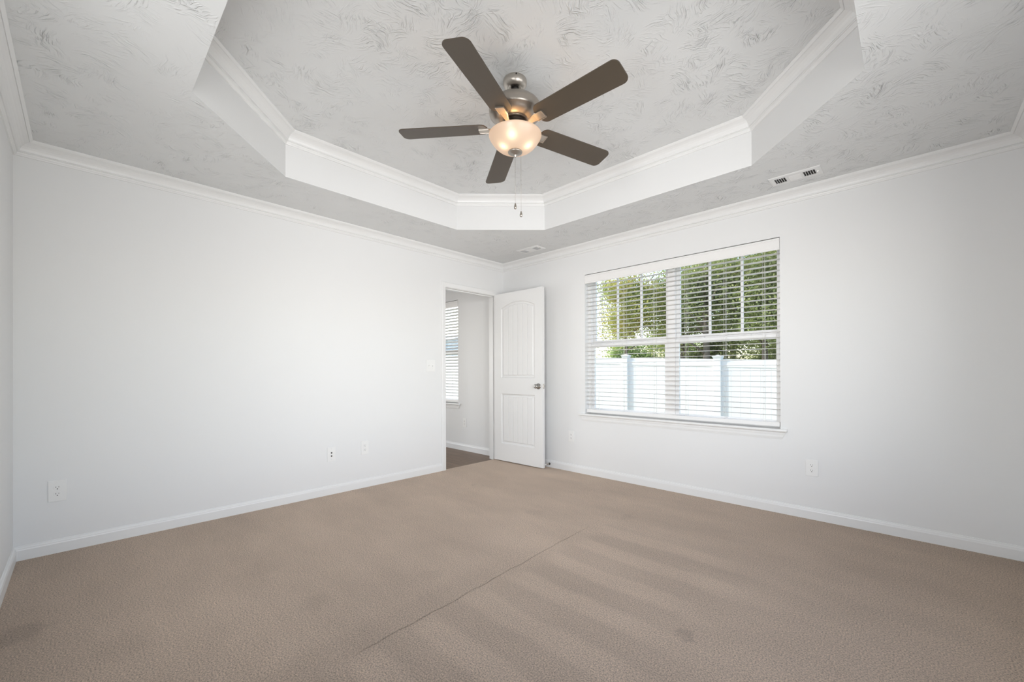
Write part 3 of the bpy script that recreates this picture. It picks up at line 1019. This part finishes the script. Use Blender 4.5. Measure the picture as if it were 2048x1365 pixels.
MB().lathe([(0.0, Z(2.640)), (0.050, Z(2.638)), (0.075, Z(2.634)), (0.100, Z(2.627)), (0.121, Z(2.617)), (0.137, Z(2.604)), (0.1455, Z(2.590)), (0.148, Z(2.578)), (0.1475, Z(2.560)),
            (0.1455, Z(2.548)), (0.141, Z(2.544)), (0.137, Z(2.542)), (0.128, Z(2.530)), (0.113, Z(2.518)), (0.095, Z(2.509)), (0.078, Z(2.5055)), (0.072, Z(2.508)), (0.0, Z(2.509))], 72).build('motor_housing', 'nickel_dark', fan)
MB().lathe([(0.0, Z(2.512)), (0.060, Z(2.512)), (0.062, Z(2.505)), (0.062, Z(2.500)), (0.0, Z(2.500))], 48).build('flywheel', 'dark', fan)
MB().lathe([(0.0, Z(2.500)), (0.050, Z(2.500)), (0.052, Z(2.497)), (0.052, Z(2.470)), (0.050, Z(2.467)), (0.0, Z(2.467))], 48).build('switch_housing', 'bright', fan)
MB().lathe([(0.0, Z(2.468)), (0.070, Z(2.466)), (0.074, Z(2.460)), (0.074, Z(2.447)), (0.0, Z(2.445))], 48).build('fitter', 'dark', fan)

def lamp_glass_mat():
    # frosted amber-white glass; bulb hot spots painted as emission, placed for the camera's view
    m, t, p = new_mat('lamp_glass')
    p.inputs['Roughness'].default_value = 0.35
    p.inputs['Base Color'].default_value = (0.36, 0.30, 0.25, 1)
    tc = N(t, 'ShaderNodeTexCoord')
    tot = None
    for (bx, by, bz) in ((0.0642, -0.0939, 2.374), (0.080, 0.0229, 2.3525), (-0.0212, -0.0734, 2.3495)):
        vd = N(t, 'ShaderNodeVectorMath', operation='DISTANCE')
        vd.inputs[1].default_value = (bx, by, Z(bz))
        L(t, tc.outputs['Object'], vd.inputs[0])
        d2 = math_(t, 'POWER', vd.outputs['Value'], 2.0)
        g = math_(t, 'EXPONENT', math_(t, 'MULTIPLY', d2, -1.0 / (2 * 0.015 ** 2)))
        g2 = math_(t, 'EXPONENT', math_(t, 'MULTIPLY', d2, -1.0 / (2 * 0.030 ** 2)))
        s = math_(t, 'ADD', math_(t, 'MULTIPLY', g, 0.8), math_(t, 'MULTIPLY', g2, 0.22))
        tot = s if tot is None else math_(t, 'ADD', tot, s)
    e0 = math_(t, 'ADD', tot, 0.0)
    col = N(t, 'ShaderNodeCombineColor')
    L(t, math_(t, 'ADD', math_(t, 'MULTIPLY', e0, 1.1), 0.40), col.inputs[0])
    L(t, math_(t, 'ADD', math_(t, 'MULTIPLY', e0, 0.95), 0.245), col.inputs[1])
    L(t, math_(t, 'ADD', math_(t, 'MULTIPLY', e0, 0.60), 0.140), col.inputs[2])
    L(t, col.outputs[0], p.inputs['Emission Color'])
    p.inputs['Emission Strength'].default_value = 1.0
    return m
M['lamp_glass'] = lamp_glass_mat()
bowl = [(0.147, Z(2.4335)), (0.1495, Z(2.4315)), (0.1495, Z(2.4285)), (0.146, Z(2.420)), (0.139, Z(2.4075)), (0.129, Z(2.393)), (0.115, Z(2.3755)), (0.098, Z(2.361)), (0.078, Z(2.350)), (0.055, Z(2.343)), (0.030, Z(2.340)), (0.0, Z(2.339)),
        (0.0, Z(2.342)), (0.055, Z(2.346)), (0.078, Z(2.353)), (0.097, Z(2.364)), (0.113, Z(2.378)), (0.127, Z(2.395)), (0.137, Z(2.409)), (0.144, Z(2.422)), (0.146, Z(2.430)), (0.147, Z(2.4335))]
MB().lathe(bowl, 80).build('lamp_shade', 'lamp_glass', fan)
MB().lathe([(0.0, Z(2.344)), (0.028, Z(2.344)), (0.038, Z(2.341)), (0.041, Z(2.337)), (0.040, Z(2.3325)), (0.032, Z(2.3275)), (0.020, Z(2.324)), (0.010, Z(2.3215)), (0.0075, Z(2.317)), (0.0072, Z(2.3125)), (0.005, Z(2.3095)), (0.0045, Z(2.306)), (0.0, Z(2.3045))], 40).build('finial', 'nickel_dark', fan)
# blades
A0, PIT, RT_, RW_ = math.radians(-69.67), math.radians(-11.34), 0.6664, 0.1422
nz_ = Vector((-0.0146, 0.0198, 1)).normalized()
tilt = Vector((0, 0, 1)).rotation_difference(nz_).to_matrix().to_4x4()
outl = []
def arc(cx, cy, rx, ry, a0, a1, n=7):
    return [(cx + rx * math.cos(math.radians(a0 + (a1 - a0) * i / n)), cy + ry * math.sin(math.radians(a0 + (a1 - a0) * i / n))) for i in range(n + 1)]
hw, hr = RW_ / 2, 0.0655
RC = 0.034
outl += arc(RT_ - RC, hw - RC, RC, RC, 90, 0)
outl += arc(RT_ - RC, -hw + RC, RC, RC, 0, -90)
outl += [(0.235, -hr)] + arc(0.200, -hr + 0.034, 0.036, 0.034, -90, -150, 5) + [(0.157, -0.020)]
outl += [(0.157, 0.020)] + arc(0.200, hr - 0.034, 0.036, 0.034, 150, 90, 5) + [(0.235, hr)]
bl = MB()
n = len(outl)
vs = [(x, y, -0.0028) for x, y in outl] + [(x, y, 0.0028) for x, y in outl]
bl.add(vs, [list(range(n))[::-1], list(range(n, 2 * n))] + [(i, (i + 1) % n, n + (i + 1) % n, n + i) for i in range(n)])
bl0 = bl.build('blade', 'blade', fan)
# bracket: an arm that widens into a square-ended plate under the blade root
st = [(0.045, 0.010, -0.016), (0.075, 0.0105, -0.0165), (0.105, 0.0125, -0.014), (0.130, 0.018, -0.010), (0.150, 0.0235, -0.0075), (0.205, 0.0245, -0.0070)]
br = MB()
vs, fs = [], []
for (u, w2, zc) in st:
    vs += [(u, -w2, zc), (u, -w2 * 0.8, zc - 0.0035), (u, w2 * 0.8, zc - 0.0035), (u, w2, zc), (u, w2, zc + 0.0035), (u, -w2, zc + 0.0035)]
for i in range(len(st) - 1):
    for k in range(6):
        fs.append((i * 6 + k, i * 6 + (k + 1) % 6, (i + 1) * 6 + (k + 1) % 6, (i + 1) * 6 + k))
fs += [tuple(range(6))[::-1], tuple((len(st) - 1) * 6 + k for k in range(6))]
br.add(vs, fs)
# raised rim on the plate
for sy in (-1, 1):
    br.box(0.150, 0.207, sy * 0.0245 - 0.0022, sy * 0.0245 + 0.0022, -0.0125, -0.0035, bev=0.0008)
br.box(0.2028, 0.2072, -0.0245, 0.0245, -0.0125, -0.0035, bev=0.0008)
br0 = br.build('blade_bracket', 'nickel', bl0)
br0['label'] = 'nickel bracket gripping the blade root'
for k in range(5):
    o = bl0 if k == 0 else copy_tree(bl0, fan)
    o.matrix_basis = Matrix.Translation((0, 0, Z(2.4766))) @ tilt @ Matrix.Rotation(A0 + k * 2 * math.pi / 5, 4, 'Z') @ Matrix.Rotation(PIT, 4, 'X')
# pull chains
def pull_chain(dx, dy, z0, z1, bead):
    m = MB()
    z = z0
    m.tube([(dx, dy, Z(z0)), (dx, dy, Z(z1 + 0.02))], 0.0006, 5)
    c = m.build('pull_chain', 'nickel_dark', fan)
    MB().lathe([(0, 0.0018), (0.0018, 0), (0, -0.0018)], 10, o=(dx, dy, Z(bead))).build('bead', 'dark', c)
    MB().lathe([(0.0, 0.017), (0.003, 0.016), (0.0045, 0.010), (0.0075, -0.004), (0.0078, -0.011), (0.005, -0.016), (0.0, -0.017)], 18, o=(dx, dy, Z(z1))).build('chain_pull', 'nickel_dark', c)
pull_chain(0.0, 0.0, 2.3045, 2.030, 2.222)
pull_chain(0.0236, 0.0227, 2.336, 1.985, 2.178)
# the three bulbs' light leaves the open top of the bowl
for az in (-54, 66, 186):
    a = math.radians(az)
    light('bulb', 'POINT', (FX + 0.06 * math.cos(a), FY + 0.06 * math.sin(a), 2.40), (0, 0, -1), 0.38, (1.0, 0.60, 0.27), radius=0.03)

# ------------------------------------------------------------------ outside
GZ = -0.45
b = MB().box(-30, 25, WT + 0.05, 40, GZ - 0.1, GZ)
struct(b.build('ground', 'grass'), 'grass yard outside behind the white fence', 'lawn')
FYY = 4.3
ftop = lambda x: 1.36 - 0.037 * x
fence = thing('vinyl_fence', 'tall white vinyl privacy fence outside the window', 'fence', (0.3, FYY, GZ))
def FP(m, name, parent):
    for i, v in enumerate(m.v):
        m.v[i] = (v[0] - 0.3, v[1] - FYY, v[2] - GZ)
    return m.build(name, 'fence', parent)
posts = [1.21 + 1.835 * k for k in range(-8, 4)]
for i, px in enumerate(posts):
    zt = ftop(px) + 0.025
    po = FP(MB().box(px - 0.0635, px + 0.0635, FYY - 0.0635, FYY + 0.0635, GZ, zt, bev=0.006), 'post', fence)
    m = MB()
    c = 0.082
    def sq(h, z):
        return [(px - h, FYY - h, z), (px + h, FYY - h, z), (px + h, FYY + h, z), (px - h, FYY + h, z)]
    vs = sq(0.068, zt - 0.012) + sq(0.072, zt + 0.006) + sq(c, zt + 0.018) + sq(c, zt + 0.026) + sq(0.012, zt + 0.050)
    m.add(vs, [(i2 * 4 + k, i2 * 4 + (k + 1) % 4, (i2 + 1) * 4 + (k + 1) % 4, (i2 + 1) * 4 + k) for i2 in range(4) for k in range(4)] + [(16, 17, 18, 19), (3, 2, 1, 0)])
    FP(m, 'post_cap', po)
    if i < len(posts) - 1:
        x0, x1 = px + 0.0635, posts[i + 1] - 0.0635
        m = MB()
        nb = 11
        for k in range(nb):
            a0, a1 = x0 + (x1 - x0) * k / nb, x0 + (x1 - x0) * (k + 1) / nb
            m.box(a0 + 0.0008, a1 - 0.0008, FYY - 0.011, FYY + 0.011, GZ + 0.05, ftop((a0 + a1) / 2) - 0.03)
        def rail(dz0, dz1):
            vs = []
            for xx in (x0, x1):
                zz = ftop(xx)
                vs += [(xx, FYY - 0.022, zz + dz0), (xx, FYY + 0.022, zz + dz0), (xx, FYY + 0.022, zz + dz1), (xx, FYY - 0.022, zz + dz1)]
            m.add(vs, [(0, 1, 2, 3), (4, 7, 6, 5), (0, 4, 5, 1), (1, 5, 6, 2), (2, 6, 7, 3), (3, 7, 4, 0)])
        rail(-0.14, 0.0)
        rail(-1.72, -1.58)
        FP(m, 'panel', fence)

def foliage(center, radii, count, leaf, rng, clumps=26, hole=0.0, low=None):
    # leaves gathered in clumps over an uneven crown
    cs = []
    for k in range(clumps):
        a = rng.uniform(0, 6.283)
        ph = math.acos(rng.uniform(-1, 1))
        rr = rng.uniform(0.25, 0.88)
        cs.append((center[0] + radii[0] * rr * math.sin(ph) * math.cos(a), center[1] + radii[1] * rr * math.sin(ph) * math.sin(a), center[2] + radii[2] * rr * math.cos(ph), rng.uniform(0.22, 0.42)))
    vs, fs = [], []
    for k in range(count):
        cx, cy, cz, cr = cs[rng.randrange(clumps)]
        sc = cr * min(radii)
        x, y, z = cx + rng.gauss(0, sc * 0.62), cy + rng.gauss(0, sc * 0.62), cz + rng.gauss(0, sc * 0.55)
        if low is not None and z < low:
            z = low + rng.random() * 0.15
        s = leaf * rng.uniform(0.6, 1.25)
        d = Vector((rng.gauss(0, 1), rng.gauss(0, 1), rng.gauss(-0.4, 0.6))).normalized()
        e = d.cross(Vector((rng.gauss(0, 1), rng.gauss(0, 1), rng.gauss(0, 1)))).normalized()
        c = Vector((x, y, z))
        i = len(vs)
        vs += [c - d * s * 0.5, c + e * s * 0.24 + d * s * 0.05, c + d * s * 0.5, c - e * s * 0.24 + d * s * 0.05]
        fs.append((i, i + 1, i + 2, i + 3))
    return vs, fs

def tree(label, x, y, h, radii, cz, mat, count, leaf, seed, trunk_r=0.09, name='tree', cat='tree', group='trees behind the fence', clumps=26):
    rng = random.Random(seed)
    t = thing(name, label, cat, (x, y, GZ), 0, group)
    m = MB()
    top = cz - GZ
    lean = rng.uniform(-0.2, 0.2)
    pts = [(lean * (k / 6) ** 2 + rng.uniform(-.03, .03), rng.uniform(-.03, .03), top * 1.15 * k / 6) for k in range(7)]
    m.tube(pts, trunk_r, 9, radii=[trunk_r * (1.25 - 0.9 * k / 6) for k in range(7)])
    for k in range(7):
        a = rng.uniform(0, 6.28)
        z0 = top * rng.uniform(0.5, 1.0)
        base = Vector((lean * (z0 / top) ** 2, 0, z0))
        tip = Vector((radii[0] * 0.75 * math.cos(a), radii[1] * 0.75 * math.sin(a), z0 + radii[2] * rng.uniform(0.1, 0.6)))
        mid = (base + tip) / 2 + Vector((0, 0, 0.12))
        m.tube([base, mid, tip], 0.02, 6, radii=[trunk_r * 0.4, trunk_r * 0.25, 0.008])
    m.build('trunk', 'bark', t)
    vs, fs = foliage((0, 0, cz - GZ), radii, count, leaf, rng, clumps)
    f = MB()
    f.add(vs, fs)
    f.build('foliage', mat, t, fix=False)
    return t
def bush(label, x, y, radii, mat, count, leaf, seed, group='shrubs under the trees', zc=None):
    rng = random.Random(seed)
    t = thing('shrub', label, 'shrub', (x, y, GZ), 0, group)
    zc = radii[2] * 0.75 if zc is None else zc
    m = MB()
    for k in range(6):
        a = rng.uniform(0, 6.28)
        m.tube([(0, 0, 0), (radii[0] * .2 * math.cos(a), radii[1] * .2 * math.sin(a), zc * 0.6), (radii[0] * .55 * math.cos(a), radii[1] * .55 * math.sin(a), zc * 1.2)], 0.02, 6, radii=[.03, .02, .008])
    m.build('stems', 'bark', t)
    vs, fs = foliage((0, 0, zc), radii, count, leaf, rng, 30, low=0.05)
    f = MB()
    f.add(vs, fs)
    f.build('foliage', mat, t, fix=False)
    return t
tree('gold-tinged young tree outside, leftmost behind the fence against open sky', -2.95, 8.6, 5, (1.25, 1.2, 1.9), 3.1, 'leaf_a', 22000, 0.085, 11, 0.06, clumps=34)
tree('green tree outside behind the fence, in the left half of the window', -1.65, 9.9, 5, (1.6, 1.4, 2.4), 3.3, 'leaf_b', 24000, 0.09, 12, clumps=38)
tree('thin open tree outside with sky gaps, behind the middle of the window', -0.45, 8.7, 5, (1.15, 1.2, 1.9), 3.5, 'leaf_c', 11000, 0.085, 13, 0.11)
tree('dense dark green tree outside behind the right pair of sashes', 0.85, 9.4, 5, (1.7, 1.5, 2.5), 3.5, 'leaf_b', 26000, 0.09, 14, clumps=38)
tree('broad deep green tree outside at the right end of the window view', 2.2, 8.8, 5, (1.6, 1.5, 2.4), 3.6, 'leaf_c', 24000, 0.09, 15, clumps=38)
tree('tall tree outside, farther back behind the middle trees', -1.0, 13.0, 6, (2.2, 1.6, 2.9), 4.2, 'leaf_c', 22000, 0.12, 16, 0.12, clumps=34)
tree('tall tree outside, farther back at the right', 1.9, 13.0, 6, (2.4, 1.6, 3.0), 4.2, 'leaf_b', 24000, 0.12, 17, 0.12, clumps=34)
bush('pale green shrub outside behind the fence at the far left of the window', -4.7, 11.2, (1.7, 1.0, 1.75), 'leaf_d', 20000, 0.10, 21)
bush('green shrub outside under the gold-tinged tree', -2.7, 11.8, (1.8, 1.0, 2.0), 'leaf_d', 22000, 0.10, 22)
bush('dark shrub outside under the open tree in the middle', -0.7, 11.2, (1.8, 1.0, 2.0), 'leaf_c', 24000, 0.10, 23)
bush('dark shrub outside under the dense right-hand tree', 1.3, 11.2, (1.8, 1.0, 2.1), 'leaf_c', 24000, 0.10, 24)
bush('tall dark shrub outside, farthest back between the two right-hand trees', 0.6, 14.9, (2.0, 1.0, 2.6), 'leaf_c', 26000, 0.12, 27)
bush('dark shrub outside at the right end of the window view', 3.3, 11.2, (1.8, 1.0, 2.1), 'leaf_c', 20000, 0.10, 25)
# neighbour's pale house, seen as a sliver through the hall window
hs = thing('neighbor_house', 'pale siding house glimpsed outside through the hall window', 'house', (-13.75, 9.0, GZ))
m = MB().box(-2.5, 2.5, -1.5, 3.0, 0, 2.95)
for k in range(15):
    m.box(-2.52, 2.52, -1.52, -1.5, 0.02 + k * 0.19, 0.17 + k * 0.19)
m.build('siding', 'siding', hs)
MB().add([(-2.6, -1.6, 2.95), (2.55, -1.6, 2.95), (2.55, 3.1, 2.95), (-2.6, 3.1, 2.95), (-2.6, 0.75, 3.5), (2.55, 0.75, 3.5)],
         [(0, 1, 5, 4), (3, 4, 5, 2), (0, 4, 3), (1, 2, 5), (0, 3, 2, 1)]).build('roof', 'roof', hs)
MB().box(0.6, 1.6, -1.56, -1.50, 1.2, 2.4).build('window', 'vinyl', hs)
